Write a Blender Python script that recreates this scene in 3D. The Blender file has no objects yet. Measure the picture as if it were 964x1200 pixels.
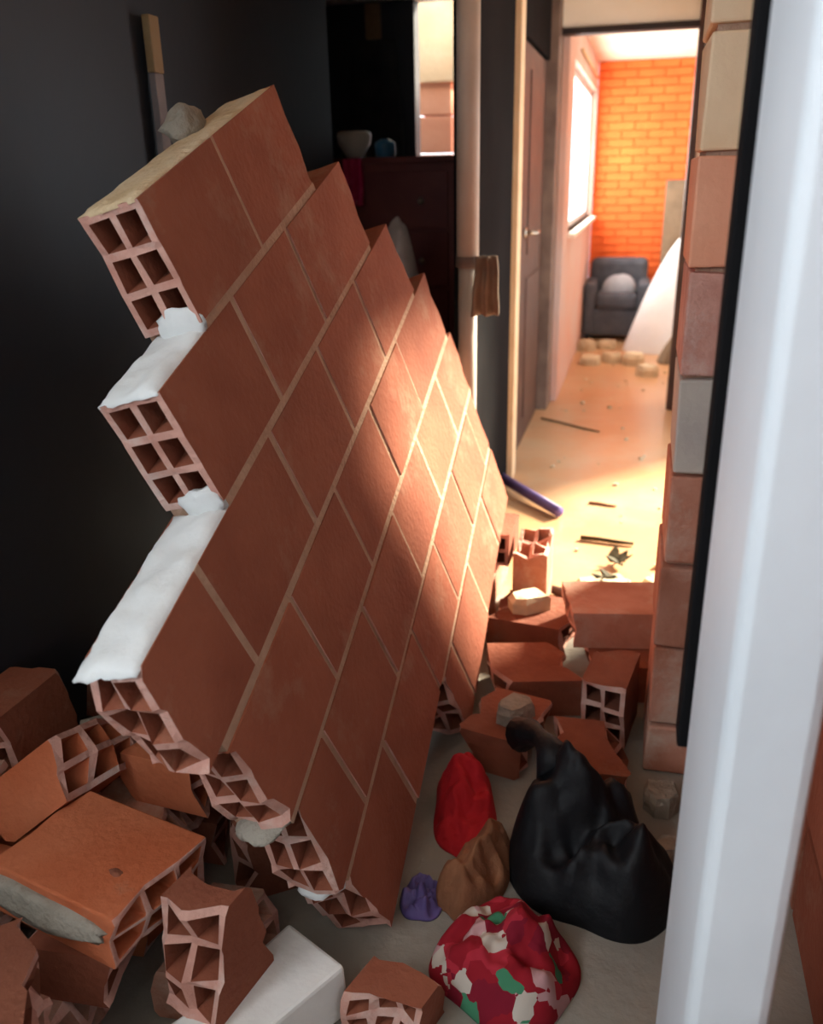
import bpy, math, random
from mathutils import Vector, Matrix, Euler, noise

# ------------------------------------------------------------------ camera
W, HT = 964, 1200
CX, CY = W / 2, HT / 2
VP_CORRIDOR = (760.0, 200.0)      # vanishing point of the corridor direction (world +y)
VP_NADIR = (540.0, 3200.0)        # vanishing point of straight down
a = Vector((VP_CORRIDOR[0] - CX, VP_CORRIDOR[1] - CY)); b = Vector((VP_NADIR[0] - CX, VP_NADIR[1] - CY))
FPX = math.sqrt(-(a.dot(b)))
EYE = Vector((0, 0, 1.5))
def cdir(p): return Vector((p[0] - CX, -(p[1] - CY), -FPX))
Yc = cdir(VP_CORRIDOR).normalized(); Zc = -cdir(VP_NADIR).normalized(); Xc = Yc.cross(Zc)
ROT = Matrix((Xc, Yc, Zc))        # camera -> world
def ray(px, py): return ROT @ cdir((px, py))
def at_z(px, py, z=0.0): v = ray(px, py); return EYE + v * ((z - EYE.z) / v.z)
def at_y(px, py, y): v = ray(px, py); return EYE + v * (y / v.y)
def at_x(px, py, x): v = ray(px, py); return EYE + v * (x / v.x)

scene = bpy.context.scene
col = scene.collection
cam_d = bpy.data.cameras.new('camera'); cam = bpy.data.objects.new('camera', cam_d); col.objects.link(cam)
cam.matrix_world = Matrix.Translation(EYE) @ ROT.to_4x4()
cam_d.sensor_fit = 'HORIZONTAL'; cam_d.sensor_width = 36; cam_d.lens = 36 * FPX / W
cam_d.clip_start = 0.02
cam_d.dof.use_dof = True; cam_d.dof.focus_distance = 1.7; cam_d.dof.aperture_fstop = 3.6
scene.camera = cam
scene.view_settings.view_transform = 'Standard'; scene.view_settings.look = 'None'
scene.view_settings.exposure = 0.2; scene.view_settings.gamma = 1.0
scene.view_settings.use_curve_mapping = False

# ------------------------------------------------------------------ light
def srgb(r, g, b):
    f = lambda c: (c / 255 / 12.92) if c / 255 <= .04045 else ((c / 255 + .055) / 1.055) ** 2.4
    return (f(r), f(g), f(b), 1)
wd = bpy.data.worlds.new('world'); scene.world = wd; wd.use_nodes = True
bg = wd.node_tree.nodes['Background']; bg.inputs[0].default_value = (0.86, 0.93, 1.0, 1); bg.inputs[1].default_value = 3.0

def light(name, kind, energy, color, loc, target, **kw):
    d = bpy.data.lights.new(name, kind); d.energy = energy; d.color = color
    for k, v in kw.items(): setattr(d, k, v)
    o = bpy.data.objects.new(name, d); col.objects.link(o); o.location = loc
    o.rotation_euler = (Vector(target) - Vector(loc)).to_track_quat('-Z', 'Y').to_euler()
    return o
# sun, coming through the open doorway that lies behind the brick wall end on the right of the corridor
light('sun_offscreen', 'SUN', 23.0, (1.0, 0.90, 0.70), (3, 5, 4), (3 - 1.0, 5 - 1.25, 4 - 0.95), angle=math.radians(9))
# daylight through an unseen window, assumed left of and behind the camera
light('window_left_offscreen', 'AREA', 36.0, (0.82, 0.91, 1.0), (-1.37, -0.44, 1.85), (0.0, -0.44, 1.85), shape='RECTANGLE', size=1.04, size_y=0.76)
# daylight in the bright window of the far room, seen in the picture
light('far_window_daylight', 'AREA', 78.0, (1.0, 0.93, 0.84), (-0.70, 7.765, 1.65), (1.0, 7.765, 1.65), shape='RECTANGLE', size=2.5, size_y=1.0)

# ------------------------------------------------------------------ materials
MATS = {}
def mat(name, c1, c2=None, rough=.85, scale=6.0, bump=0.0, bscale=40.0, metal=0.0, contrast=(.35, .65), detail=6, spec=.3, vary=0.0, dust=None, dust_amt=(.55, .75)):
    m = bpy.data.materials.new(name); m.use_nodes = True
    nt = m.node_tree; N = nt.nodes; Lk = nt.links
    bs = N['Principled BSDF']; bs.inputs['Roughness'].default_value = rough; bs.inputs['Metallic'].default_value = metal
    bs.inputs['Specular IOR Level'].default_value = spec
    tc = N.new('ShaderNodeTexCoord')
    oi = N.new('ShaderNodeObjectInfo')
    off = N.new('ShaderNodeVectorMath'); off.operation = 'ADD'
    sc = N.new('ShaderNodeVectorMath'); sc.operation = 'SCALE'; sc.inputs[0].default_value = (7.1, 3.3, 5.7)
    Lk.new(oi.outputs['Random'], sc.inputs['Scale']); Lk.new(tc.outputs['Object'], off.inputs[0]); Lk.new(sc.outputs[0], off.inputs[1])
    nz = N.new('ShaderNodeTexNoise'); nz.inputs['Scale'].default_value = scale; nz.inputs['Detail'].default_value = detail
    Lk.new(off.outputs[0], nz.inputs['Vector'])
    rp = N.new('ShaderNodeValToRGB'); rp.color_ramp.elements[0].position = contrast[0]; rp.color_ramp.elements[1].position = contrast[1]
    rp.color_ramp.elements[0].color = c1; rp.color_ramp.elements[1].color = c2 or c1
    Lk.new(nz.outputs['Fac'], rp.inputs[0])
    out = rp.outputs[0]
    if dust:
        n2 = N.new('ShaderNodeTexNoise'); n2.inputs['Scale'].default_value = scale * .6; n2.inputs['Detail'].default_value = 8; n2.inputs['Roughness'].default_value = .7
        o2 = N.new('ShaderNodeVectorMath'); o2.operation = 'ADD'; o2.inputs[1].default_value = (13.1, 4.2, 9.9)
        Lk.new(off.outputs[0], o2.inputs[0]); Lk.new(o2.outputs[0], n2.inputs['Vector'])
        mr = N.new('ShaderNodeMapRange'); mr.inputs['From Min'].default_value = dust_amt[0]; mr.inputs['From Max'].default_value = dust_amt[1]
        Lk.new(n2.outputs['Fac'], mr.inputs['Value'])
        mx = N.new('ShaderNodeMix'); mx.data_type = 'RGBA'; mx.inputs[7].default_value = dust
        Lk.new(mr.outputs[0], mx.inputs[0]); Lk.new(out, mx.inputs[6]); out = mx.outputs[2]
    if vary:
        hs = N.new('ShaderNodeHueSaturation'); m1 = N.new('ShaderNodeMapRange')
        m1.inputs['To Min'].default_value = 1 - vary; m1.inputs['To Max'].default_value = 1 + vary
        Lk.new(oi.outputs['Random'], m1.inputs['Value']); Lk.new(m1.outputs[0], hs.inputs['Value']); Lk.new(out, hs.inputs['Color']); out = hs.outputs[0]
    Lk.new(out, bs.inputs['Base Color'])
    if bump:
        nb = N.new('ShaderNodeTexNoise'); nb.inputs['Scale'].default_value = bscale; nb.inputs['Detail'].default_value = 5
        Lk.new(off.outputs[0], nb.inputs['Vector'])
        bp = N.new('ShaderNodeBump'); bp.inputs['Strength'].default_value = bump; bp.inputs['Distance'].default_value = .02
        Lk.new(nb.outputs['Fac'], bp.inputs['Height']); Lk.new(bp.outputs[0], bs.inputs['Normal'])
    MATS[name] = m
    return m
mat('clay', srgb(142, 78, 56), srgb(158, 92, 68), .9, 5, .25, 60, vary=.10, dust=srgb(176, 140, 116), dust_amt=(.56, .85))
mat('clay_orange', srgb(190, 98, 60), srgb(204, 116, 78), .9, 5, .25, 60, vary=.12, dust=srgb(180, 140, 112), dust_amt=(.62, .85))
mat('clay_dusty', srgb(168, 108, 84), srgb(190, 134, 112), .95, 7, .3, 50, vary=.12, dust=srgb(196, 176, 158), dust_amt=(.48, .75))
mat('clay_dark', srgb(126, 70, 52), srgb(144, 86, 64), .95, 7, .3, 50, vary=.15, dust=srgb(140, 116, 98), dust_amt=(.58, .8))
mat('clay_pale', srgb(196, 140, 124), srgb(214, 164, 148), .95, 12, .4, 60, dust=srgb(214, 196, 186), dust_amt=(.5, .8))
mat('black_matte', srgb(20, 19, 20), srgb(26, 25, 26), .95, 3, .05, 30, spec=.05)
mat('cement_floor', srgb(134, 126, 116), srgb(152, 144, 132), .9, 3, .3, 30, dust=srgb(160, 144, 126), dust_amt=(.5, .75))
mat('mortar', srgb(176, 140, 116), srgb(190, 156, 132), .95, 14, .5, 70)
mat('mortar_white', srgb(222, 222, 220), srgb(234, 234, 232), .95, 9, .22, 30)
mat('mortar_cream', srgb(206, 176, 136), srgb(222, 198, 164), .95, 9, .7, 45)
mat('mortar_grey', srgb(140, 130, 116), srgb(168, 158, 144), .95, 9, .7, 45)
mat('plaster_chunk', srgb(226, 220, 212), srgb(238, 234, 228), .95, 5, .2, 30)
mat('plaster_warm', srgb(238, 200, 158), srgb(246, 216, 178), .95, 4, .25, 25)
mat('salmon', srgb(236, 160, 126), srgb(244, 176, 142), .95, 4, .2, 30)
mat('pillar_grey', srgb(176, 166, 160), srgb(200, 190, 176), .95, 4, .25, 25)
mat('plaster_dusty', srgb(186, 170, 142), srgb(214, 200, 172), .95, 8, .5, 40, vary=.08)
mat('charcoal_paint', srgb(39, 42, 48), srgb(43, 46, 52), .55, 2, .05, 20, spec=.4)
mat('white_paint', srgb(204, 208, 212), srgb(214, 217, 220), .6, 3, .08, 30)
mat('ceiling_paint', srgb(236, 226, 208), srgb(242, 234, 220), .9, 3, .05, 30)
mat('wall_cream', srgb(214, 190, 174), srgb(224, 204, 190), .85, 3, .08, 30)
mat('wall_pink', srgb(214, 168, 150), srgb(208, 190, 184), .85, 1.5, .08, 30)
mat('orange_brick', srgb(240, 112, 54), srgb(246, 122, 60), .8, 5, .15, 60, vary=.06)
mat('orange_joint', srgb(234, 104, 48), srgb(238, 112, 54), .9, 5, .15, 60)
mat('floor_tile', srgb(190, 142, 100), srgb(204, 160, 118), .28, 1.6, .04, 12, spec=.5, dust=srgb(196, 172, 138), dust_amt=(.5, .7))
mat('brown_wood', srgb(64, 42, 36), srgb(84, 58, 48), .5, 6, .1, 30)
mat('frame_wood', srgb(98, 80, 72), srgb(126, 106, 94), .5, 6, .1, 30)
mat('dark_wood', srgb(38, 30, 30), srgb(48, 40, 38), .55, 6, .1, 30)
mat('cream_wood', srgb(214, 180, 140), srgb(224, 194, 156), .5, 6, .08, 30)
mat('dresser_wood', srgb(104, 46, 42), srgb(120, 58, 50), .5, 5, .08, 30)
mat('pipe_grey', srgb(188, 170, 152), srgb(204, 186, 168), .5, 5, .05, 30)
mat('rag', srgb(120, 100, 84), srgb(142, 122, 102), .95, 12, .4, 60)
mat('gold_wood', srgb(128, 104, 72), srgb(146, 120, 84), .5, 9, .1, 40)
mat('grey_wood', srgb(120, 112, 112), srgb(138, 128, 126), .7, 9, .1, 40)
mat('metal', srgb(190, 180, 165), None, .3, 5, metal=1.0)
mat('black_plastic', srgb(12, 12, 15), srgb(18, 18, 22), .6, 9, .2, 25, spec=.3)
mat('red_cloth', srgb(176, 22, 30), srgb(200, 34, 42), .85, 9, .3, 60)
mat('purple', srgb(92, 76, 130), srgb(106, 90, 142), .5, 9, .1, 40)
mat('brown_cloth', srgb(128, 82, 56), srgb(150, 100, 70), .95, 9, .3, 60)
mat('white_scrap', srgb(214, 220, 224), srgb(228, 232, 234), .8, 9, .3, 60)
mat('white_sheet', srgb(226, 232, 238), srgb(236, 240, 244), .85, 4, .3, 14)
mat('grey_fabric', srgb(74, 80, 90), srgb(86, 92, 102), .95, 12, .3, 60)
mat('blue_grey', srgb(150, 160, 172), srgb(166, 174, 184), .9, 9, .3, 40)
mat('taupe', srgb(118, 104, 86), srgb(134, 118, 98), .9, 6, .2, 40)
mat('leaf', srgb(58, 54, 34), srgb(78, 70, 44), .8, 12, .2, 40)
mat('cardboard', srgb(150, 104, 72), srgb(168, 122, 88), .95, 6, .2, 40)
mat('china', srgb(226, 218, 200), None, .3)
mat('blue_plastic', srgb(60, 110, 140), srgb(74, 124, 152), .3, 5)
mat('pink_cloth', srgb(200, 40, 90), srgb(220, 70, 116), .8, 12, .3, 40)
mat('green_cloth', srgb(52, 66, 48), srgb(66, 80, 58), .9, 12, .3, 40)
mat('coat', srgb(40, 42, 44), srgb(52, 52, 52), .95, 9, .3, 50)
mat('poly_bag', srgb(186, 172, 164), srgb(206, 194, 186), .4, 9, .3, 30)
# red cloth printed with white and green patches
def patch_cloth():
    m = bpy.data.materials.new('patchwork_cloth'); m.use_nodes = True; nt = m.node_tree; N = nt.nodes; Lk = nt.links
    bs = N['Principled BSDF']; bs.inputs['Roughness'].default_value = .9; bs.inputs['Specular IOR Level'].default_value = .2
    tc = N.new('ShaderNodeTexCoord'); vo = N.new('ShaderNodeTexVoronoi'); vo.distance = 'CHEBYCHEV'; vo.inputs['Scale'].default_value = 26; vo.inputs['Randomness'].default_value = .75
    Lk.new(tc.outputs['Object'], vo.inputs['Vector'])
    sp = N.new('ShaderNodeSeparateColor'); Lk.new(vo.outputs['Color'], sp.inputs[0])
    rp = N.new('ShaderNodeValToRGB'); rp.color_ramp.interpolation = 'CONSTANT'; e = rp.color_ramp.elements
    e[0].position = 0; e[0].color = srgb(150, 28, 40); e[1].position = .36; e[1].color = srgb(200, 186, 172)
    for p, c in ((.52, srgb(176, 44, 58)), (.7, srgb(196, 150, 150)), (.80, srgb(130, 26, 44)), (.95, srgb(70, 130, 96))):
        q = e.new(p); q.color = c
    Lk.new(sp.outputs[0], rp.inputs[0]); Lk.new(rp.outputs[0], bs.inputs['Base Color'])
    MATS['patchwork'] = m
patch_cloth()
# window glass: clear pane with a faint reflection
def glass_mat():
    m = bpy.data.materials.new('window_glass'); m.use_nodes = True; nt = m.node_tree; N = nt.nodes; Lk = nt.links
    for n in list(N): N.remove(n)
    out = N.new('ShaderNodeOutputMaterial'); t = N.new('ShaderNodeBsdfTransparent'); g = N.new('ShaderNodeBsdfGlossy'); g.inputs['Roughness'].default_value = .05
    mx = N.new('ShaderNodeMixShader'); mx.inputs[0].default_value = .06
    Lk.new(t.outputs[0], mx.inputs[1]); Lk.new(g.outputs[0], mx.inputs[2]); Lk.new(mx.outputs[0], out.inputs[0])
    MATS['glass'] = m
glass_mat()

# ------------------------------------------------------------------ mesh helpers
class MB:
    def __init__(s): s.v = []; s.f = []
    def add(s, vs, fs):
        k = len(s.v); s.v += [tuple(p) for p in vs]; s.f += [tuple(i + k for i in f) for f in fs]; return s
    def box(s, x0, x1, y0, y1, z0, z1, jit=0, rnd=None):
        vs = [(x, y, z) for z in (z0, z1) for y in (y0, y1) for x in (x0, x1)]
        if jit: vs = [tuple(c + rnd.uniform(-jit, jit) for c in p) for p in vs]
        return s.add(vs, [(0, 2, 3, 1), (4, 5, 7, 6), (0, 1, 5, 4), (2, 6, 7, 3), (0, 4, 6, 2), (1, 3, 7, 5)])
    def prism(s, poly, z0, z1, jit=0, rnd=None):
        n = len(poly); j = lambda: rnd.uniform(-jit, jit) if jit else 0
        vs = [(x + j(), y + j(), z0 + j()) for x, y in poly] + [(x + j(), y + j(), z1 + j()) for x, y in poly]
        return s.add(vs, [tuple(range(n))[::-1], tuple(range(n, 2 * n))] + [(i, (i + 1) % n, n + (i + 1) % n, n + i) for i in range(n)])
    def lathe(s, prof, n=16, c=(0, 0)):
        vs = []; fs = []
        for r, z in prof:
            for i in range(n):
                t = 2 * math.pi * i / n; vs.append((c[0] + r * math.cos(t), c[1] + r * math.sin(t), z))
        for k in range(len(prof) - 1):
            for i in range(n):
                fs.append((k * n + i, k * n + (i + 1) % n, (k + 1) * n + (i + 1) % n, (k + 1) * n + i))
        fs.append(tuple(range(n))[::-1]); fs.append(tuple((len(prof) - 1) * n + i for i in range(n)))
        return s.add(vs, fs)
    def tube(s, pts, r, n=8):
        vs = []; fs = []; pts = [Vector(p) for p in pts]
        for k, p in enumerate(pts):
            d = (pts[min(k + 1, len(pts) - 1)] - pts[max(k - 1, 0)]).normalized()
            x = d.orthogonal().normalized() if k == 0 else (x - d * x.dot(d)).normalized()
            y = d.cross(x); rr = r[k] if isinstance(r, (list, tuple)) else r
            for i in range(n):
                t = 2 * math.pi * i / n; vs.append(p + x * rr * math.cos(t) + y * rr * math.sin(t))
        for k in range(len(pts) - 1):
            for i in range(n):
                fs.append((k * n + i, k * n + (i + 1) % n, (k + 1) * n + (i + 1) % n, (k + 1) * n + i))
        fs.append(tuple(range(n))[::-1]); fs.append(tuple((len(pts) - 1) * n + i for i in range(n)))
        return s.add(vs, fs)
    def mesh(s, name, m, smooth=False):
        me = bpy.data.meshes.new(name); me.from_pydata(s.v, [], s.f); me.update()
        me.materials.append(MATS[m])
        if smooth:
            for p in me.polygons: p.use_smooth = True
        return me
    def build(s, name, m, parent=None, smooth=False, bevel=0):
        me = s.mesh(name, m, smooth)
        if getattr(s, 'endf', None):
            me.materials.append(MATS['clay_pale'])
            for i in s.endf: me.polygons[i].material_index = 1
        return link(name, me, parent, bevel)
def link(name, me, parent=None, bevel=0, mt=None):
    o = bpy.data.objects.new(name, me); col.objects.link(o); o.parent = parent
    if mt:
        o.material_slots[0].link = 'OBJECT'; o.material_slots[0].material = MATS[mt]
    if bevel:
        md = o.modifiers.new('bevel', 'BEVEL'); md.width = bevel; md.segments = 2; md.limit_method = 'ANGLE'
    return o
def tag(o, label=None, cat=None, group=None, kind=None):
    if label: o['label'] = label
    if cat: o['category'] = cat
    if group: o['group'] = group
    if kind: o['kind'] = kind
    return o
def empty(name, loc=(0, 0, 0), rot=None):
    o = bpy.data.objects.new(name, None); col.objects.link(o); o.location = loc; o.empty_display_size = .05
    if rot: o.rotation_euler = rot
    return o
def struct(name, mb, m, bevel=0): return tag(mb.build(name, m, None, False, bevel), kind='structure')

def hollow_brick(length, h=.225, t=.12, near=0, far=0, seed=0):
    """clay block with 2 x 3 cells running along x; near/far = jaggedness of a broken end; origin at its lower corner"""
    r = random.Random(seed)
    wy = .013; wz = .014
    cy = (t - 3 * wy) / 2; cz = (h - 4 * wz) / 3
    ys = [0, wy, wy + cy, 2 * wy + cy, 2 * wy + 2 * cy, t]
    zs = [0, wz, wz + cz, 2 * wz + cz, 2 * wz + 2 * cz, 3 * wz + 2 * cz, 3 * wz + 3 * cz, h]
    ny, nz = len(ys), len(zs)
    mb = MB(); vs = []; ob = [(r.uniform(-.6, .6), r.uniform(-.9, .9)) for _ in (0, 1)]; mb.endf = []
    for end, jag in ((0, near), (1, far)):
        for k, z in enumerate(zs):
            for j, y in enumerate(ys):
                x = length * end
                if jag: x += (1 if end == 0 else -1) * jag * max(0, .55 + ob[end][0] * (y / t - .5) + ob[end][1] * (z / h - .5) + 1.3 * noise.noise(Vector((y * 14 + seed * 3.7, z * 14 + end * 9.1, seed * 1.3))) + (r.random() - .5) * .12)
                vs.append((x, y, z))
    n = ny * nz; I = lambda e, j, k: e * n + k * ny + j
    fs = []
    hole = lambda j, k: j % 2 == 1 and k % 2 == 1
    for k in range(nz - 1):
        for j in range(ny - 1):
            if hole(j, k):
                for (p, q) in (((j, k), (j + 1, k)), ((j + 1, k), (j + 1, k + 1)), ((j + 1, k + 1), (j, k + 1)), ((j, k + 1), (j, k))):
                    fs.append((I(0, *p), I(1, *p), I(1, *q), I(0, *q)))
            else:
                mb.endf += [len(fs), len(fs) + 1]
                fs.append((I(0, j, k), I(0, j, k + 1), I(0, j + 1, k + 1), I(0, j + 1, k)))
                fs.append((I(1, j, k), I(1, j + 1, k), I(1, j + 1, k + 1), I(1, j, k + 1)))
    for j in range(ny - 1):
        fs.append((I(0, j, 0), I(0, j + 1, 0), I(1, j + 1, 0), I(1, j, 0)))
        fs.append((I(0, j, nz - 1), I(1, j, nz - 1), I(1, j + 1, nz - 1), I(0, j + 1, nz - 1)))
    for k in range(nz - 1):
        fs.append((I(0, 0, k), I(1, 0, k), I(1, 0, k + 1), I(0, 0, k + 1)))
        fs.append((I(0, ny - 1, k), I(0, ny - 1, k + 1), I(1, ny - 1, k + 1), I(1, ny - 1, k)))
    mb.add(vs, fs)
    return mb

def chunk(rnd, sx, sy, sz, n=7, rough=.18):
    """irregular broken lump, base at z = 0"""
    mb = MB(); poly = []
    for i in range(n):
        t = 2 * math.pi * (i + rnd.uniform(-.25, .25)) / n
        q = 1 / max(abs(math.cos(t)), abs(math.sin(t))) ** .6
        poly.append((math.cos(t) * sx / 2 * q * rnd.uniform(1 - rough, 1), math.sin(t) * sy / 2 * q * rnd.uniform(1 - rough, 1)))
    vs = [(x, y, 0) for x, y in poly]
    vs += [(x * rnd.uniform(.92, 1.05), y * rnd.uniform(.92, 1.05), sz * rnd.uniform(.55, .75)) for x, y in poly]
    vs += [(x * rnd.uniform(.72, .88), y * rnd.uniform(.72, .88), sz * rnd.uniform(.88, 1.0)) for x, y in poly]
    fs = [tuple(range(n))[::-1], tuple(range(2 * n, 3 * n))]
    for k in range(2):
        fs += [(k * n + i, k * n + (i + 1) % n, (k + 1) * n + (i + 1) % n, (k + 1) * n + i) for i in range(n)]
    return mb.add(vs, fs)

def heap_mesh(sx, sy, h, seed, fold=.25, n=34, freq=5.0, power=1.0, lip=.004, skew=(0, 0)):
    """crumpled heap of soft stuff with folds and its own underside; base at z = 0"""
    mb = MB(); vs = []; fs = []
    R_ = n; T = n * 2
    off = Vector((seed * 3.1, seed * 1.7, seed * .9))
    for i in range(R_ + 1):
        q = i / R_
        for j in range(T):
            t = 2 * math.pi * j / T
            edge = 1 + .22 * noise.noise(Vector((math.cos(t) * 1.3, math.sin(t) * 1.3, seed * 2.3)))
            x = math.cos(t) * q * sx / 2 * edge; y = math.sin(t) * q * sy / 2 * edge
            dome = max(0, 1 - q ** 2.2) ** power
            p = Vector((x, y, 0)) * freq + off
            w = noise.turbulence(p, 3, False) - .5
            rid = 1 - abs(noise.noise(p * 1.3 + Vector((5, 1, 2)))) * 2
            z = h * dome * (1 + fold * 1.6 * w) + h * fold * .5 * rid * min(1, (1 - q) * 4) + lip
            vs.append((x + skew[0] * z, y + skew[1] * z, max(z, lip)))
    for i in range(R_):
        for j in range(T):
            fs.append((i * T + j, (i + 1) * T + j, (i + 1) * T + (j + 1) % T, i * T + (j + 1) % T))
    k = len(vs)
    vs += [(vs[R_ * T + j][0], vs[R_ * T + j][1], 0) for j in range(T)]
    for j in range(T): fs.append((R_ * T + j, k + j, k + (j + 1) % T, R_ * T + (j + 1) % T))
    fs.append(tuple(range(k, k + T))[::-1])
    return mb.add(vs, fs)

# ------------------------------------------------------------------ the setting
XL = -1.35          # dark wall on the left
XP = -0.61          # face of the partition line on the left of the corridor
XR = 0.45           # right wall of the corridor
ZC = 2.46
YD = 5.95           # wall with the far door
YB = 9.2            # orange brick wall at the end
struct('floor', MB().box(-2.6, 1.9, -1.4, 2.95, -.12, 0), 'cement_floor')
struct('floor_corridor', MB().box(-2.6, 1.9, 2.95, 9.5, -.12, 0), 'floor_tile')
struct('ceiling', MB().box(-2.6, .64, -1.4, 5.72, ZC, ZC + .12).box(.64, 1.9, -1.4, 2.3, ZC, ZC + .12).box(-.68, 1.2, 5.72, 9.36, ZC, ZC + .12), 'ceiling_paint')
struct('wall_left', MB().box(XL - .14, XL, .1, 3.9, 0, ZC).box(XL - .14, XL, -1.3, -.98, 0, ZC).box(XL - .14, XL, -.98, .1, 0, 1.45).box(XL - .14, XL, -.98, .1, 2.25, ZC), 'charcoal_paint')
sx0 = at_y(486, 90, 5.6).x; sx1 = at_y(531, 90, 5.6).x
# back of the dark side room, seen past the end of the dark wall
struct('wall_side_room', MB().box(-2.5, sx0, 5.6, 5.72, 0, ZC).box(sx0, sx1, 5.6, 5.72, 0, 1.3).box(sx1, XP - .05, 5.6, 5.72, 0, ZC).box(-2.6, -2.5, 3.76, 5.72, 0, ZC).box(-2.5, XL - .14, 3.76, 3.9, 0, ZC), 'charcoal_paint')
# partition of the corridor: what still stands beyond the broken panel
struct('wall_corridor_left', MB().box(XP - .05, XP, 3.18, 4.28, 0, ZC).box(XP - .05, XP, 4.40, 5.75, 2.12, ZC).box(XP - .05, XP, 4.40, 4.63, 0, 2.12), 'black_matte')
struct('trim_1', MB().box(XP - .08, XP + .03, 4.28, 4.40, 0, ZC), 'cream_wood', .006)
# brown door in the partition, with its lever handle
door = struct('door_1', MB().box(XP - .06, XP - .015, 4.63, 5.72, .01, 2.11), 'brown_wood', .004)
hd = MB().tube([(XP - .015, 4.89, 1.2), (XP + .045, 4.89, 1.2)], .011).tube([(XP + .045, 4.88, 1.2), (XP + .048, 5.0, 1.2)], .010)
hd.tube([(XP - .015, 4.89, 1.2), (XP - .005, 4.89, 1.2)], .028, 14).build('handle', 'metal', door, True)
for z0, z1 in ((.15, .95), (1.08, 2.0)):
    MB().box(XP - .016, XP - .008, 4.98, 5.6, z0, z1).build('door_panel', 'brown_wood', door, False, .006)
# wall with the far doorway
struct('wall_far', MB().box(.27, 1.2, YD - .06, YD + .06, 0, ZC).box(-.80, -.68, YD - .06, YD + .06, 0, ZC), 'wall_cream')
struct('trim_2', MB().box(-.69, -.56, 5.76, YD + .06, 0, ZC), 'frame_wood', .006)
struct('trim_3', MB().box(.225, .265, YD - .05, YD + .07, 0, ZC), 'brown_wood', .004)
struct('trim_4', MB().box(-.56, .225, YD - .05, YD + .05, 2.27, 2.305), 'dark_wood', .003)
struct('trim_5', MB().box(-.56, .225, YD - .03, YD + .03, 2.306, ZC - .001), 'ceiling_paint')
# far room
XF = -.52
wz0, wz1, wy0, wy1 = 1.10, 2.20, 6.45, 9.08
struct('wall_far_left', MB().box(XF - .14, XF, YD + .07, wy0, 0, ZC).box(XF - .14, XF, wy1, YB, 0, ZC).box(XF - .14, XF, wy0, wy1, 0, wz0).box(XF - .14, XF, wy0, wy1, wz1, ZC), 'wall_pink')
struct('wall_far_right', MB().box(1.08, 1.20, YD + .07, YB, 0, ZC), 'wall_cream')
w = struct('window_1', MB().box(XF - .10, XF - .05, wy0, wy0 + .05, wz0, wz1).box(XF - .10, XF - .05, wy1 - .05, wy1, wz0, wz1).box(XF - .10, XF - .05, wy0, wy1, wz0, wz0 + .05).box(XF - .10, XF - .05, wy0, wy1, wz1 - .05, wz1).box(XF - .095, XF - .055, 7.85, 7.9, wz0, wz1), 'white_paint')
for p0, p1 in ((wy0 + .05, 7.85), (7.9, wy1 - .05)):
    MB().box(XF - .078, XF - .074, p0, p1, wz0 + .05, wz1 - .05).build('pane', 'glass', w)
MB().box(XF - .16, XF + .05, wy0 - .03, wy1 + .03, wz0 - .03, wz0).build('window_sill', 'ceiling_paint', w, False, .004)
# curtain rail stub and torn blind hang at the top of the window
tag(MB().tube([(XF + .011, 6.9, 2.3), (XF + .011, 8.9, 2.3)], .012).build('curtain_rail', 'cream_wood', None, True), 'thin cream curtain rail above the bright far window', 'curtain rail')
bw = struct('wall_end', MB().box(XF, 1.20, YB + .02, YB + .14, 0, ZC), 'orange_joint')
brick_me = MB().box(0, .235, 0, .03, 0, .064).mesh('small_brick', 'orange_brick')
half_me = MB().box(0, .11, 0, .03, 0, .064).mesh('small_brick_half', 'orange_brick')
rn = random.Random(4)
k = 0; z = .004
while z + .064 < ZC:
    x = XF + .002
    if k % 2:
        o = link('brick', half_me, bw); o.location = (x, YB + rn.uniform(-.003, .003), z); x += .12
    while x + .235 < 1.08:
        o = link('brick', brick_me, bw); o.location = (x, YB + rn.uniform(-.004, .004), z); x += .245
    if x + .11 < 1.08:
        o = link('brick', half_me, bw); o.location = (x, YB, z)
    z += .0745; k += 1

# right wall of the corridor with the open patio doorway, and the brick wall end the camera looks past
struct('wall_right', MB().box(XR, XR + .14, 2.28, 3.38, 0, ZC).box(XR, XR + .14, 5.35, YD - .06, 0, ZC).box(XR, XR + .14, 3.38, 5.35, 2.15, ZC), 'wall_cream')
wc = struct('wall_cross', MB().box(.112, .205, 2.02, 2.28, 0, ZC - .001).box(.205, XR + .14, 2.06, 2.28, 0, ZC - .001), 'mortar')
rn = random.Random(9)
edges = [0.0] + [.15 + .23 * i for i in range(0, 10)] + [ZC]
for i in range(len(edges) - 1):
    z0, z1 = edges[i] + .005, edges[i + 1] - .006
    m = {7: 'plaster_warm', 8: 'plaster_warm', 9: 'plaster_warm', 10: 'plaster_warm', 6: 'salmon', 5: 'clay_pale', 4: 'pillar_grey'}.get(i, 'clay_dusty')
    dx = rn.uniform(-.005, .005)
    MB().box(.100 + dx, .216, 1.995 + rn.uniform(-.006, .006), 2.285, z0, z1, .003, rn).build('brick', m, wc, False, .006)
dxl = at_y(818, 600, 1.09).x
struct('trim_6', MB().box(dxl, dxl + .07, 1.04, 1.09, at_y(803, 852, 1.09).z, ZC), 'black_matte', .003)
# near doorway jamb, white plaster
jy0, jy1 = .72, 1.03
jx = at_y(835, 600, jy1).x; jr = at_y(939, 1000, jy0).x
struct('wall_near', MB().box(jx, jr, jy0, jy1, 0, ZC), 'white_paint', .012)
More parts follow.
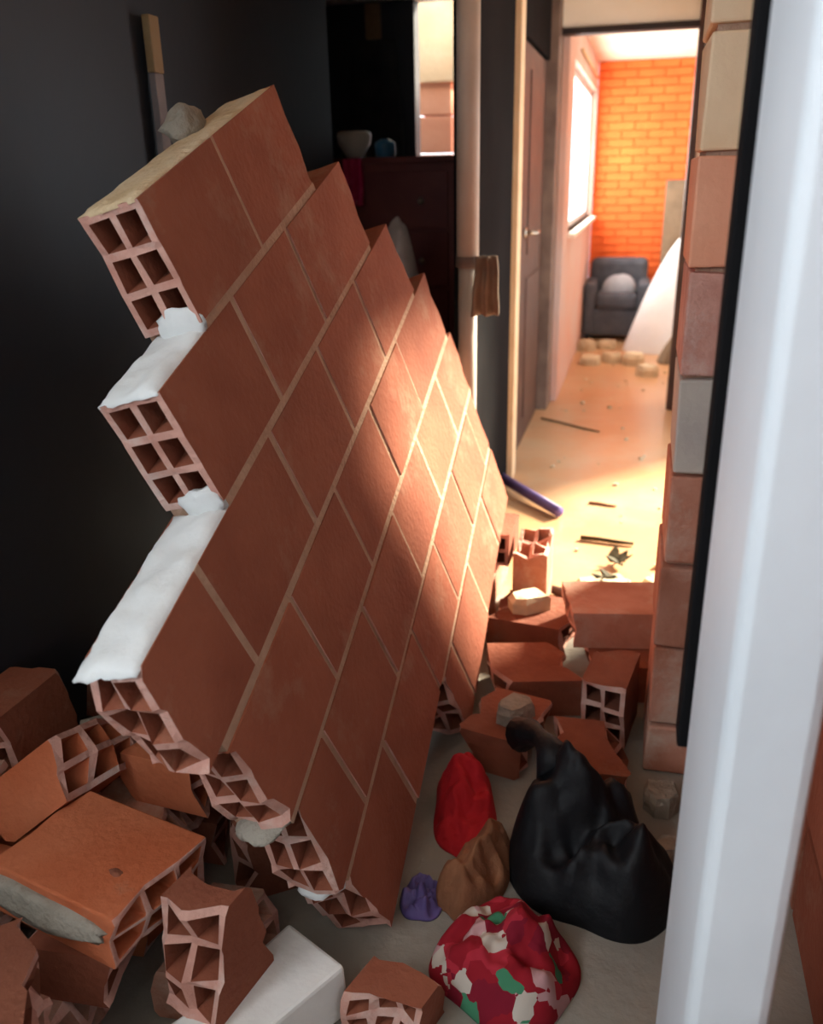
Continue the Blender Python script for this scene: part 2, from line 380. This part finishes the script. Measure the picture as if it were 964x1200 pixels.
# brick wall right of the jamb
wr = struct('wall_right_near', MB().box(.43, .53, .2, 2.05, 0, ZC), 'mortar')
bm_ = MB().box(0, .02, 0, .325, 0, .225).mesh('clay_face', 'clay')
for i in range(10):
    for j in range(5):
        o = link('brick', bm_, wr); o.location = (.412, .22 + j * .34 + (.17 if i % 2 else 0), .005 + i * .24)
# wall behind the camera
struct('wall_back', MB().box(XL, -1.05, -1.3, -1.18, 0, ZC).box(.35, 1.0, -1.3, -1.18, 0, ZC).box(-1.05, .35, -1.3, -1.18, 0, ZC), 'white_paint')
struct('wall_right_back', MB().box(.9, 1.0, -1.18, .2, 0, ZC).box(.53, 1.0, .2, .3, 0, ZC), 'white_paint')

# ------------------------------------------------------------------ the leaning brick panel
PU = Vector((-0.04791, 0.95110, 0.30513)).normalized(); PV = Vector((0.25118, 0.30714, -0.91792)); PV = (PV - PU * PU.dot(PV)).normalized()
PW = PU.cross(PV)
PO = Vector((-0.79085, 1.30366, 1.48214))
CP, BL = .24, .34     # course pitch, brick pitch
NC = 7
panel = empty('brick_wall_panel')
base = PO + PV * (CP * NC)
panel.matrix_world = Matrix.Translation(base) @ Matrix((PU, PW, -PV)).transposed().to_4x4()
tag(panel, 'large leaning panel of mortared hollow red bricks with toothed broken ends', 'brick wall')
courses = [
    (0.0, [1.02], 2.15), (-.60, [.42, 1.42], 2.75), (-1.71, [-1.0, .12, 1.12, 2.15], 3.35), (-1.57, [-.5, .5, 1.5, 2.5], 3.85),
    (-1.50, [-.88, .12, 1.12, 2.12, 3.12], 4.0), (-1.42, [-.42, .58, 1.58, 2.58, 3.58], 3.98), (0.62, [1.1, 2.1, 3.1], 3.92)]
mort = MB(); G = .018
rn = random.Random(21)
BT = .12
for ci, (u0, heads, u1) in enumerate(courses):
    zt = (NC - ci) * CP; zb = zt - CP
    cuts = [u0] + heads + [u1]
    for bi in range(len(cuts) - 1):
        ua, ub = cuts[bi] * BL, cuts[bi + 1] * BL
        ln = ub - ua - (G if bi < len(cuts) - 2 else 0)
        near_j = (.04 if ci >= 2 else .008) if bi == 0 else 0
        far_j = .02 if bi == len(cuts) - 2 else 0
        o = hollow_brick(ln, CP - G, BT, near_j, far_j, ci * 10 + bi).build('brick', 'clay', panel)
        o.location = (ua, rn.uniform(-.003, .003), zb + G / 2)
        if bi < len(cuts) - 2:
            mort.box(ub - G, ub, .002, BT - .004, zb + G / 2, zt - G / 2)
    if ci < NC - 1:
        n0, n1 = courses[ci + 1][0], courses[ci + 1][2]
        lo = max(u0, n0) + .03; hi = min(u1, n1) - .02
        mort.box(lo * BL, hi * BL, .0015, BT - .004, zb - G / 2, zb + G / 2)
mort.build('mortar_joints', 'mortar', panel)
# lumpy mortar left on the bare beds
def bed(u0, u1, zt, th, m, seed, y0=.004, y1=.118):
    mb = MB(); nx, ny = 30, 12; vs = []; fs = []
    for i in range(nx + 1):
        for j in range(ny + 1):
            x = u0 + (u1 - u0) * i / nx; y = y0 + (y1 - y0) * j / ny
            ed = min(1, min(i, nx - i, j, ny - j) / 1.5)
            h = th * (.6 + .5 * noise.noise(Vector((x * 18, y * 22, seed)))) + th * .18 * noise.noise(Vector((x * 60, y * 60, seed + 4)))
            jx_ = .010 * noise.noise(Vector((y * 50, 3, seed))) * (i == 0 or i == nx); jy_ = .006 * noise.noise(Vector((x * 40, 7, seed))) * (j == ny)
            vs.append((x + jx_, y + jy_, max(.002, h) * ed + .001))
    for i in range(nx):
        for j in range(ny):
            q = i * (ny + 1) + j; fs.append((q, q + ny + 1, q + ny + 2, q + 1))
    k = len(vs); vs += [(u0, y0, -.004), (u1, y0, -.004), (u1, y1, -.004), (u0, y1, -.004)]
    per = [i * (ny + 1) for i in range(nx + 1)] + [nx * (ny + 1) + j for j in range(1, ny + 1)] + [i * (ny + 1) + ny for i in range(nx - 1, -1, -1)] + [j for j in range(ny - 1, 0, -1)]
    cc = len(vs); vs += [(vs[p][0], vs[p][1], -.004) for p in per]
    for q in range(len(per)): fs.append((per[q], cc + q, cc + (q + 1) % len(per), per[(q + 1) % len(per)]))
    mb.add(vs, fs)
    o = mb.build('bed_mortar', m, panel, True); o.location = (0, 0, zt); return o
bed(-.60 * BL, .03, 6 * CP - G / 2, .016, 'mortar_white', 1)
bed(-1.71 * BL + .01, -.57 * BL, 5 * CP - G / 2, .018, 'mortar_white', 2)
bed(.005, 2.1 * BL, 7 * CP - G / 2, .008, 'mortar_cream', 3)
# mortar slumped into the lower cells of the two top brick ends
def blob(loc, s, m, seed):
    mb = MB(); vs = []; fs = []; n = 10
    for i in range(n + 1):
        for j in range(2 * n):
            th = math.pi * i / n; t = math.pi * j / n
            d = Vector((math.sin(th) * math.cos(t), math.sin(th) * math.sin(t), math.cos(th)))
            rr = 1 + .35 * noise.noise(d * 1.7 + Vector((seed, 0, 0)))
            vs.append((d.x * s[0] * rr, d.y * s[1] * rr, d.z * s[2] * rr))
    for i in range(n):
        for j in range(2 * n): fs.append((i * 2 * n + j, (i + 1) * 2 * n + j, (i + 1) * 2 * n + (j + 1) % (2 * n), i * 2 * n + (j + 1) % (2 * n)))
    o = mb.add(vs, fs).build('mortar_lump', m, panel, True); o.location = loc; return o
blob((.006, .042, 6 * CP + .008), (.014, .044, .034), 'mortar_white', 1)
blob((-.60 * BL + .006, .042, 5 * CP + .008), (.014, .044, .036), 'mortar_white', 2)
blob((1.32 * BL, .10, 7 * CP + .012), (.07, .035, .035), 'mortar_grey', 3)
blob((-1.48 * BL, .06, 3 * CP), (.04, .052, .012), 'mortar_grey', 5)
blob((-1.40 * BL, .06, 2 * CP), (.04, .052, .012), 'mortar_white', 6)

# ------------------------------------------------------------------ rubble
def place(o, p, rot=(0, 0, 0)):
    o.location = p; o.rotation_euler = [math.radians(r) for r in rot]; return o
def fragment(name, length, p, rot, m, label, h=.225, t=.12, near=.04, far=.05, seed=0, group=None, centred=True):
    mb = hollow_brick(length, h, t, near, far, seed)
    mb.v = [(x - length / 2, y - t / 2, z - h / 2) for x, y, z in mb.v]
    o = mb.build(name, m)
    tag(o, label, 'brick', group); return place(o, p, rot)
def lump(name, s, p, rz, m, label, cat, seed, group=None, n=7, tilt=(0, 0)):
    o = chunk(random.Random(seed), *s, n=n).build(name, m)
    tag(o, label, cat, group); return place(o, p, (tilt[0], tilt[1], rz))

# heap on the left, between the dark wall and the panel
hb = hollow_brick(.32, .225, .12, .012, .03, 77)
hb.v = [(x - .16, y - .06, z - .1125) for x, y, z in hb.v]
main = empty('hollow_brick', (-.89, 1.065, .303), [math.radians(r) for r in (90, 0, -13)])
tag(main, 'big orange hollow brick lying flat on top of the heap with a chipped face', 'brick')
hb.build('body', 'clay_orange', main, False, .004)
o = blob((0, 0, 0), (.016, .005, .009), 'clay_dark', 8); o.name = 'chip'; o.parent = main; o.location = (.075, .058, .03)
o = blob((0, 0, 0), (.17, .04, .028), 'mortar_grey', 11); o.name = 'mortar_edge'; o.parent = main; o.location = (-.05, .01, .112)
G1 = 'broken bricks in the heap beside the dark wall'

L1 = 'broken red hollow brick buried in the heap between dark wall and leaning panel'
rn = random.Random(5)
LN = ['bottom layer, ', 'middle layer, ', 'upper layer, ']; lastk = ['']
def pick(layer):
    m_ = rn.choice(['clay', 'clay_dusty', 'clay_dark', 'clay_orange'])
    lastk[0] = {'clay': 'red', 'clay_dusty': 'dusty pink', 'clay_dark': 'dark brown', 'clay_orange': 'orange'}[m_]
    return m_, '%s broken hollow brick in the %s of the heap beside dark wall' % (lastk[0], ['bottom layer', 'middle layer', 'upper layer'][layer])
nfrag = 0
for layer, (zc, spots) in enumerate((
    (.061, [(-1.21, .72), (-.95, .70), (-1.19, 2.11), (-1.21, .99), (-.97, .98), (-.735, 1.16), (-1.21, 1.26), (-.98, 1.26), (-1.21, 1.53), (-.95, 1.53), (-1.21, 1.81), (-.95, 1.80)]),
    (.182, [(-1.21, .76), (-.93, .76), (-1.21, 1.04), (-.90, 1.05), (-1.21, 1.31), (-.96, 1.36), (-1.19, 1.60)]),
    (.303, [(-1.215, 1.70), (-1.238, .88)]))):
    for (x, y) in spots:
        fragment('brick_fragment', rn.uniform(.17, .22), (x + rn.uniform(-.01, .01), y + rn.uniform(-.01, .01), zc), (90, 0, rn.uniform(-7, 7)),
                 *pick(layer), seed=100 + nfrag, group=G1 + ', ' + LN[layer] + lastk[0])
        nfrag += 1
fragment('brick_fragment', .22, (-1.0879, 1.2468, 0.3524), (60.76, -36.22, 22.05), 'clay_orange', 'reddish brick half tilted up behind the chipped orange brick', seed=31)
fragment('brick_fragment', .25, (-1.283, 1.37, 0.355), (0, 0, 88), 'clay', 'brick piece standing on edge against the dark wall atop the heap', seed=32)
fragment('brick_fragment', .14, (-1.265, 1.135, 0.303), (90, 0, 4), 'clay_dusty', 'dusty brick stub by the dark wall before the piece standing on edge', seed=33)
fragment('brick_fragment', .22, (-0.9, 1.43, 0.303), (90, 0, -5), 'clay_orange', 'orange brick shard wedged behind the chipped brick next to the panel end', seed=34)
fragment('brick_fragment', .20, (-0.715, 1.43, 0.1135), (0, 0, 35), 'clay_dark', 'dark brown brick shard wedged under the broken panel end', seed=35)
fragment('brick_fragment', .17, (-0.655, 1.03, 0.2425), (0, 0, 77), 'clay', 'brick fragment on edge between chipped orange brick and white plaster slab', seed=36)
fragment('brick_fragment', .18, (-0.9, 0.76, 0.303), (90, 0, 44), 'clay_dark', 'dark brick fragment under the grey mortar edge of the chipped brick', seed=37)
lump('mortar_lump', (.14, .11, .08), (-1.15, 1.47, 0.242), 20, 'mortar_grey', 'grey mortar lump sitting behind the tilted reddish brick', 'mortar lump', 41)
lump('mortar_lump', (.12, .10, .07), (-1.06, 0.86, 0.242), 50, 'mortar_grey', 'grey mortar lump at the near corner of the chipped orange brick', 'mortar lump', 42)
lump('mortar_lump', (.10, .08, .05), (-0.79, 0.9, 0.0), 10, 'mortar_grey', 'small grey mortar lump in front of the chipped orange brick', 'mortar lump', 43)
# white plaster slab at the foot of the panel
sl = MB().prism([(-.585, 1.19), (-.44, 1.12), (-.53, .97), (-.66, .74), (-.80, .80), (-.68, .98)], 0.012, .125, .006, random.Random(3)).build('plaster_slab', 'plaster_chunk', None, False, .008)
tag(sl, 'thick white plaster slab lying at the lower broken corner of the panel', 'plaster slab')

# pieces under the raised far end of the panel and on the corridor floor
fragment('brick_fragment', .30, (-.50, 2.64, .09), (0, 0, 84), 'clay_dusty', 'brick standing on edge propping up the panel', h=.17, seed=51, near=.02, far=.02)
fragment('brick_fragment', .28, (-.50, 2.96, .088), (0, 0, 84), 'clay_dusty', 'dusty brick on edge under the raised far corner of the panel', h=.17, seed=52, near=.02, far=.03)
fragment('brick_fragment', .26, (-.50, 2.96, .232), (90, 0, 88), 'clay', 'brick laid flat on another under the raised panel corner', seed=53, near=.02, far=.03)
fragment('brick_fragment', .28, (-0.305, 2.87, 0.14), (0, 90, 90), 'clay_dusty', 'pinkish brick standing on end beside the foot of the panel', seed=54)
fragment('hollow_brick', .33, (0.0, 2.53, 0.183), (90, 0, 10), 'clay_dusty', 'pale pinkish brick lying flat on the rubble beside the brick wall end', near=.02, far=.03, seed=55)
fragment('brick_fragment', .30, (-0.27, 2.63, 0.061), (90, 0, -8), 'clay_dark', 'brown brick lying flat between the panel foot and pale brick', seed=56, near=.03, far=.04)
fragment('brick_fragment', .28, (0.06, 2.43, 0.061), (90, 0, 8), 'clay_dark', 'dark brick under the pale pinkish brick', seed=57)
fragment('brick_fragment', .24, (0.0, 2.15, 0.1135), (0, 0, 80), 'clay_dark', 'dark brown brick half beside the foot of the brick wall end', seed=58)
fragment('brick_fragment', .26, (-0.235, 2.29, 0.061), (90, 0, 14), 'clay_dark', 'brown brick half between the panel and dark brick', seed=59)
fragment('brick_fragment', .20, (-0.27, 2.0, 0.061), (90, 0, -12), 'clay', 'reddish brick half behind the red cloth', seed=60)
fragment('brick_fragment', .22, (-0.04, 1.91, 0.061), (90, 0, 2), 'clay_dark', 'dark brick half behind the black bag', seed=61)
fragment('brick_fragment', .15, (-0.354, 1.13, 0.046), (90, 0, 250), 'clay', h=.14, t=.09, label='pinkish brick half in front of the patterned cloth', seed=62)
lump('plaster_lump', (.24, .16, .07), (-.045, 3.02, .0), 15, 'plaster_dusty', 'cream plaster lump with dry leaves on it', 'plaster lump', 63)
lump('plaster_lump', (.18, .14, .06), (.17, 3.08, .0), -20, 'plaster_dusty', 'cream plaster lump behind the pale pinkish brick', 'plaster lump', 64)
lump('plaster_lump', (.15, .10, .06), (-0.29, 2.63, 0.121), 30, 'plaster_dusty', 'tan plaster crumb resting on the brown flat brick', 'plaster lump', 65)
lump('plaster_lump', (.13, .09, .05), (-0.25, 1.99, 0.121), 60, 'mortar_grey', 'grey plaster lump resting on the reddish brick half behind the red cloth', 'plaster lump', 66)
lump('plaster_lump', (.10, .10, .06), (.14, 1.86, .0), 0, 'mortar_grey', 'grey plaster lump at the foot of the dark post', 'plaster lump', 67)
lump('plaster_lump', (.09, .07, .05), (.16, 1.68, .0), 30, 'mortar_grey', 'small grey plaster lump in front of the dark post', 'plaster lump', 68)
lump('plaster_lump', (.10, .07, .03), (-.30, .98, .0), 20, 'plaster_chunk', 'pale plaster flake beside the white plaster slab', 'plaster lump', 69)
rn = random.Random(70)
for i, (px, py, s) in enumerate([(687, 410, .18), (710, 408, .2), (741, 427, .2), (716, 424, .18), (757, 440, .2), (690, 426, .2)]):
    p = at_z(px, py)
    lump('plaster_lump', (s, .16, rn.uniform(.05, .1)), p, rn.uniform(-20, 20), 'plaster_dusty', 'dusty plaster lump in the row before the grey armchair', 'plaster lump', 71 + i, 'plaster lumps before the armchair')
# crumbs of brick and mortar, too many to count
def crumbs(name, m, label, cat, n, area, smin, smax, seed, avoid=None):
    r = random.Random(seed); mb = MB()
    for _ in range(n):
        x = r.uniform(area[0], area[1]); y = r.uniform(area[2], area[3]); s = r.uniform(smin, smax)
        if any((x - ax) ** 2 + (y - ay) ** 2 < (ar + s * .6) ** 2 for ax, ay, ar in (avoid or ())): continue
        t = r.uniform(0, 6.28); c, q = math.cos(t), math.sin(t)
        vs = []
        for z_ in (0, 1):
            for yy in (-.5, .5):
                for xx in (-.5, .5):
                    ux = xx * s * r.uniform(.5, 1); uy = yy * s * r.uniform(.4, .9)
                    vs.append((x + ux * c - uy * q, y + ux * q + uy * c, .001 + z_ * s * r.uniform(.25, .6)))
        mb.add(vs, [(0, 2, 3, 1), (4, 5, 7, 6), (0, 1, 5, 4), (2, 6, 7, 3), (0, 4, 6, 2), (1, 3, 7, 5)])
    return tag(mb.build(name, m), label, cat, kind='stuff')
crumbs('mortar_crumbs', 'mortar_grey', 'small grey mortar crumbs scattered over the near floor', 'rubble', 70, (-.2, .15, .8, 1.2), .008, .035, 1, [(-.17, 1.29, .19), (-.205, 1.095, .09)])
crumbs('brick_crumbs', 'clay', 'small red brick crumbs scattered over the corridor floor', 'rubble', 110, (-.38, .1, 1.78, 2.9), .008, .04, 2, [(-.27, 2.63, .19), (.06, 2.43, .19), (0, 2.53, .2), (0, 2.15, .15), (-.235, 2.29, .18), (-.27, 2.0, .155), (-.04, 1.91, .165), (-.335, 1.735, .19), (-.02, 1.6, .24), (-.305, 2.87, .14), (-.07, 2.93, .15), (-.2, 2.77, .08)])
crumbs('plaster_crumbs', 'plaster_dusty', 'pale plaster crumbs on the sunlit corridor floor', 'rubble', 60, (-.5, .3, 3.1, 8.0), .01, .035, 3, [(.42, 8.05, .62), (.32, 7.5, .2), (-.21, 8.7, .5), (-.38, 5.4, .27), (-.1, 4.01, .1), (-.06, 3.56, .16), (-.5, 4.0, .3)])

# ------------------------------------------------------------------ sticks, leaves, purple tube
def rod(name, p0, p1, r, m, label, cat, n=8):
    p0 = Vector(p0); p1 = Vector(p1); mid = (p0 + p1) / 2
    pts = [p0 - mid, (p0 - mid) * .3 + Vector((0, .004, .001)), (p1 - mid) * .4 + Vector((0, -.003, 0)), p1 - mid]
    o = MB().tube(pts, [r, r * .95, r * .9, r * .7], n).build(name, m, None, True); o.location = mid
    return tag(o, label, cat)
q = at_z(680, 630, .012); q2 = at_z(742, 637, .012)
rod('stick', q, q2, .011, 'leaf', 'thick dark stick lying across the sunlit floor', 'stick')
q = at_z(634, 490, .006); q2 = at_z(702, 506, .006)
rod('twig', q, q2, .006, 'leaf', 'long thin dark twig on the orange floor before the brown door', 'twig')
q = at_z(690, 589, .006); q2 = at_z(722, 593, .006)
rod('twig', q, q2, .007, 'brown_cloth', 'short thin brown twig behind the thick stick', 'twig')
q = at_z(655, 600, .03); q2 = at_z(575, 552, .06)
pt = MB().tube([q, q2], .026, 12).build('purple_tube', 'purple', None, True)
tag(pt, 'purple plastic tube sticking out from behind the panel', 'tube')
q = at_z(674, 700, .021); q2 = at_z(646, 690, .021)
rod('wood_splinter', q, q2, .022, 'brown_wood', 'dark brown wood splinter beside the leafy plaster lump', 'splinter', 5)
def leaves(p, n, s, seed, label):
    r = random.Random(seed); root = empty('dry_leaf_sprig', p); tag(root, label, 'leaves')
    MB().tube([(0, 0, .002), (s * .3, .01, s * .25), (s * .6, .0, s * .3)], .003, 6).build('stem', 'leaf', root, True)
    for i in range(n):
        t = r.uniform(0, 6.28); L_ = s * r.uniform(.5, .9); wv = L_ * .3
        d = Vector((math.cos(t), math.sin(t), r.uniform(.1, .6))); sd = Vector((-math.sin(t), math.cos(t), 0))
        p0 = Vector((r.uniform(0, s * .5), 0, s * .2)); th = Vector((0, 0, .003))
        prof = [p0, p0 + d * L_ * .3 + sd * wv, p0 + d * L_ * .7 + sd * wv * .8 + Vector((0, 0, -.01)), p0 + d * L_, p0 + d * L_ * .7 - sd * wv * .8, p0 + d * L_ * .3 - sd * wv]
        n_ = len(prof); vs = prof + [v + th for v in prof]
        MB().add(vs, [tuple(range(n_))[::-1], tuple(range(n_, 2 * n_))] + [(k, (k + 1) % n_, n_ + (k + 1) % n_, n_ + k) for k in range(n_)]).build('leaf', 'leaf', root)
p = at_z(716, 664, .0); leaves((p.x, p.y, 0), 7, .09, 1, 'dark dry leaf sprig on the floor behind the pale brick')
leaves((-.065, 3.02, .066), 5, .07, 2, 'dry leaf sprig lying on the cream plaster lump')

# ------------------------------------------------------------------ bag and clothes on the near floor
bagm = heap_mesh(.44, .34, .27, 3, .30, 40, 7.0, .75)
bag = empty('garbage_bag', (-.02, 1.60, 0), (0, 0, math.radians(-38)))
tag(bag, 'black plastic garbage bag lying knotted on the floor', 'bag')
bagm.build('body', 'black_plastic', bag, True)
nk = MB().tube([(-.12, .02, .20), (-.17, .03, .235), (-.205, .04, .235), (-.245, .05, .22), (-.285, .055, .19)], [.06, .03, .02, .034, .044], 14).build('knot', 'black_plastic', bag, True)
rc = heap_mesh(.16, .36, .10, 6, .5, 34, 11, .6).build('red_garment', 'red_cloth', None, True)
tag(rc, 'plain bright red garment crumpled between the panel foot and black bag', 'clothing'); place(rc, (-.335, 1.735, 0), (0, 0, 12))
bc = heap_mesh(.14, .25, .12, 8, .4, 30, 11, .6).build('brown_rag', 'brown_cloth', None, True)
tag(bc, 'orange brown rag bunched against the black bag', 'rag'); place(bc, (-.265, 1.51, 0), (0, 0, -20))
pc = heap_mesh(.27, .30, .12, 11, .42, 40, 10, .6).build('patterned_cloth', 'patchwork', None, True)
tag(pc, 'red cloth printed with white and green patches crumpled on the floor', 'cloth'); place(pc, (-.17, 1.29, 0), (0, 0, 20))
ws = heap_mesh(.13, .10, .05, 14, .5, 20, 14).build('paper_scrap', 'white_scrap', None, True)
tag(ws, 'crumpled white paper scrap in front of the patterned cloth', 'paper'); place(ws, (-.205, 1.095, 0), (0, 0, 20))
pb = heap_mesh(.10, .12, .045, 15, .9, 22, 24, .6).build('purple_rag', 'purple', None, True)
tag(pb, 'small dark purple rag at the foot of the panel', 'rag'); place(pb, (-.372, 1.43, 0))

# ------------------------------------------------------------------ along the partition: pipe with rag, battens
pp = empty('standing_pipe', (XP + .01, 3.13, 0))
tag(pp, 'pale grey vertical pipe with a coupling standing at the edge of the partition', 'pipe')
MB().lathe([(.036, 1.22), (.040, 1.225), (.040, ZC - .002)], 16).build('upper_section', 'pipe_grey', pp, True)
MB().lathe([(.034, .0), (.034, 1.2)], 16).build('lower_section', 'pipe_grey', pp, True)
MB().lathe([(.030, 1.19), (.043, 1.195), (.043, 1.23), (.036, 1.232)], 16).build('coupling', 'frame_wood', pp, True)
def hang_cloth(name, p, w_, h_, m, label, cat, seed, thick=.02, axis=0.0):
    mb = MB(); nx, nz = 14, 22; vs = []; fs = []
    for side in (1, -1):
        for k in range(nz + 1):
            for i in range(nx + 1):
                x = (i / nx - .5) * w_ * (1 - .25 * (1 - k / nz)); z_ = -h_ * k / nz
                y = side * thick / 2 + .022 * math.sin(i / nx * 14 + seed) * (.4 + .6 * k / nz) + .015 * noise.noise(Vector((x * 9, z_ * 5, seed)))
                vs.append((x + .02 * noise.noise(Vector((z_ * 7, seed, 2))), y, z_ + .03 * noise.noise(Vector((x * 12, seed, 1))) * (k == nz)))
    n1 = (nx + 1) * (nz + 1)
    for s_ in (0, 1):
        for k in range(nz):
            for i in range(nx):
                a_ = s_ * n1 + k * (nx + 1) + i; f = (a_, a_ + 1, a_ + nx + 2, a_ + nx + 1); fs.append(f if s_ else f[::-1])
    per = [i for i in range(nx + 1)] + [k * (nx + 1) + nx for k in range(1, nz + 1)] + [nz * (nx + 1) + i for i in range(nx - 1, -1, -1)] + [k * (nx + 1) for k in range(nz - 1, 0, -1)]
    for q_ in range(len(per)):
        A, B = per[q_], per[(q_ + 1) % len(per)]; fs.append((A, B, B + n1, A + n1))
    o = mb.add(vs, fs).build(name, m, None, True); o.location = p; o.rotation_euler = (0, 0, axis)
    return tag(o, label, cat)
hang_cloth('hanging_rag', (XP + .085, 3.08, 1.235), .10, .20, 'rag', 'grey brown rag hanging from the pipe coupling', 'rag', 3, .03)

def batten(px0, py0, x, w_, z_split, label, zbot=0.0):
    p = at_x(px0, py0, x)
    root = empty('wooden_batten', (x, p.y, zbot)); tag(root, label, 'batten')
    MB().box(-.012, .012, -w_ / 2, w_ / 2, z_split - zbot, p.z - zbot).build('tan_tip', 'gold_wood', root, False, .003)  # upper length in a yellower brown than the grey shaft below
    MB().box(-.010, .010, -w_ / 2 * .9, w_ / 2 * .9, 0, z_split - zbot).build('shaft', 'grey_wood', root, False, .003)
q = at_x(178, 85, XL + .03)
batten(175, 18, XL + .03, .05, q.z, 'thin grey batten with a tan tip standing against the dark wall')

# ------------------------------------------------------------------ side room behind the panel
YS = 4.55
p0 = at_y(386, 186, YS); p1 = at_y(532, 186, YS)
dr = empty('dresser', ((p0.x + p1.x) / 2, YS, 0)); tag(dr, 'tall dark red brown dresser standing in the side room behind the panel', 'dresser')
dw = (p1.x - p0.x) / 2; dh = p0.z
MB().box(-dw, dw, 0, .45, .06, dh - .03).build('body', 'dresser_wood', dr, False, .004)
MB().box(-dw - .015, dw + .015, -.02, .46, dh - .03, dh).build('top', 'dresser_wood', dr, False, .004)
MB().box(-dw + .02, dw - .02, .03, .42, 0, .06).build('plinth', 'dresser_wood', dr)
nd = 5; hh = (dh - .13) / nd
for i in range(nd):
    d_ = MB().box(-dw + .03, dw - .03, -.018, 0, .08 + i * hh, .08 + (i + 1) * hh - .02).build('drawer', 'dresser_wood', dr, False, .004)
    for s_ in (-1, 1):
        MB().tube([(s_ * dw * .5, -.017, .08 + (i + .45) * hh), (s_ * dw * .5, -.045, .08 + (i + .45) * hh)], [.008, .016], 10).build('knob', 'metal', d_, True)
def on_dresser(px): v = at_y(px, 170, YS + .12); return Vector((v.x, YS + .12, dh))
p = on_dresser(415)
tag(place(MB().lathe([(.035, 0), (.045, .01), (.085, .07), (.092, .11), (.085, .125), (.07, .13)], 18).build('sugar_bowl', 'china', None, True), p), 'cream china bowl standing on the dark dresser', 'bowl')
p = on_dresser(451)
tag(place(MB().lathe([(.045, 0), (.052, .01), (.055, .06), (.05, .075), (.02, .09)], 16).build('blue_tub', 'blue_plastic', None, True), p), 'blue plastic tub with a lid on the dark dresser', 'tub')
p = on_dresser(395)
g = heap_mesh(.14, .2, .09, 21, .4, 18, 10).build('green_cloth', 'green_cloth', None, True); tag(g, 'dark green cloth bunched at the end of the dresser top', 'cloth'); place(g, (p.x + .02, p.y + .20, p.z))
p = at_y(413, 205, YS - .05); hang_cloth('pink_scarf', (p.x, YS - .050, dh - .004), .12, .22, 'pink_cloth', 'bright pink scarf hanging down the front of the dresser', 'scarf', 5, .015)
p = at_y(432, 40, 5.3); hang_cloth('hanging_coat', (p.x - .05, 5.545, p.z), .36, .75, 'coat', 'dark grey coat hanging on the back wall above the dresser', 'coat', 7, .06)
p = at_y(421, 38, 5.3)
tag(MB().box(p.x - .045, p.x + .045, 5.56, 5.599, p.z, ZC - .01).build('gilt_batten', 'gold_wood', None, False, .004), 'short gilt batten fixed to the back wall above the coat', 'batten')
# brick pillar of the side room, plastered above and orange below
p0 = at_y(484, 0, 6.2); p1 = at_y(528, 95, 6.2)
pl = empty('brick_pillar', ((p0.x + p1.x) / 2, 6.33, 0)); tag(pl, 'orange brick pillar with cream plastered top standing outside the slot window', 'pillar')
pw = (p1.x - p0.x) / 2
MB().box(-pw - .05, pw + .05, -.14, .14, p1.z, 2.9).build('plaster_cap', 'plaster_warm', pl, False, .006)
zq = 0.0; i = 0
while zq + .08 < p1.z:
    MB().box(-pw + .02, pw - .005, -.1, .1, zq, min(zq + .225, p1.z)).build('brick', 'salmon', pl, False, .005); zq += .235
# plastic sack standing behind the panel
p = at_y(458, 255, 3.75)
sk = heap_mesh(.30, .24, p.z, 24, .10, 26, 4, .45).build('plastic_sack', 'poly_bag', None, True)
tag(sk, 'pale plastic sack standing behind the panel near the dresser', 'sack'); sk.location = (p.x, 3.85, 0)

# ------------------------------------------------------------------ far room furniture
ac = empty('armchair', (-.21, 8.72, 0)); tag(ac, 'dark grey upholstered armchair against the orange brick wall', 'armchair')
MB().box(-.28, .28, -.30, .28, .05, .30).build('base', 'grey_fabric', ac, False, .02)
MB().box(-.19, .19, -.33, .14, .30, .44).build('seat_cushion', 'grey_fabric', ac, False, .04)
MB().box(-.27, .27, .12, .32, .25, .72).build('backrest', 'grey_fabric', ac, False, .05)
for s_ in (-1, 1):
    MB().box(min(s_ * .19, s_ * .30), max(s_ * .19, s_ * .30), -.32, .30, .05, .54).build('armrest', 'grey_fabric', ac, False, .04)
for sx in (-1, 1):
    for sy in (-1, 1): MB().box(sx * .25 - .02, sx * .25 + .02, sy * .25 - .02, sy * .25 + .02, 0, .05).build('leg', 'dark_wood', ac)
cu = heap_mesh(.34, .26, .15, 27, .15, 24, 4, .6).build('cushion', 'blue_grey', None, True); tag(cu, 'pale blue grey pillow on the seat of the armchair', 'pillow'); place(cu, (-.20, 8.66, .438), (0, 0, 0))
# white bedding heap, grey board behind it
wsx = at_z(765, 410)
bd = heap_mesh(1.0, .6, 1.12, 31, .08, 40, 2.0, 1.0, skew=(.10, 0)).build('bedding_heap', 'white_sheet', None, True)
tag(bd, 'tall heap of white bedding piled beside the grey armchair', 'bedding'); bd.location = (.42, 8.05, 0)
gb = MB().box(-.25, .25, -.012, .012, 0, 1.42).build('grey_board', 'taupe', None, False, .004)
tag(gb, 'grey taupe board leaning on the orange wall behind the white bedding', 'board'); place(gb, (.42, 9.0, .001), (-6, 0, 0))
gr = heap_mesh(.28, .26, .2, 33, .3, 24, 6).build('grey_blanket', 'taupe', None, True); tag(gr, 'grey blanket crumpled at the foot of the white bedding', 'blanket'); place(gr, (.32, 7.5, 0))
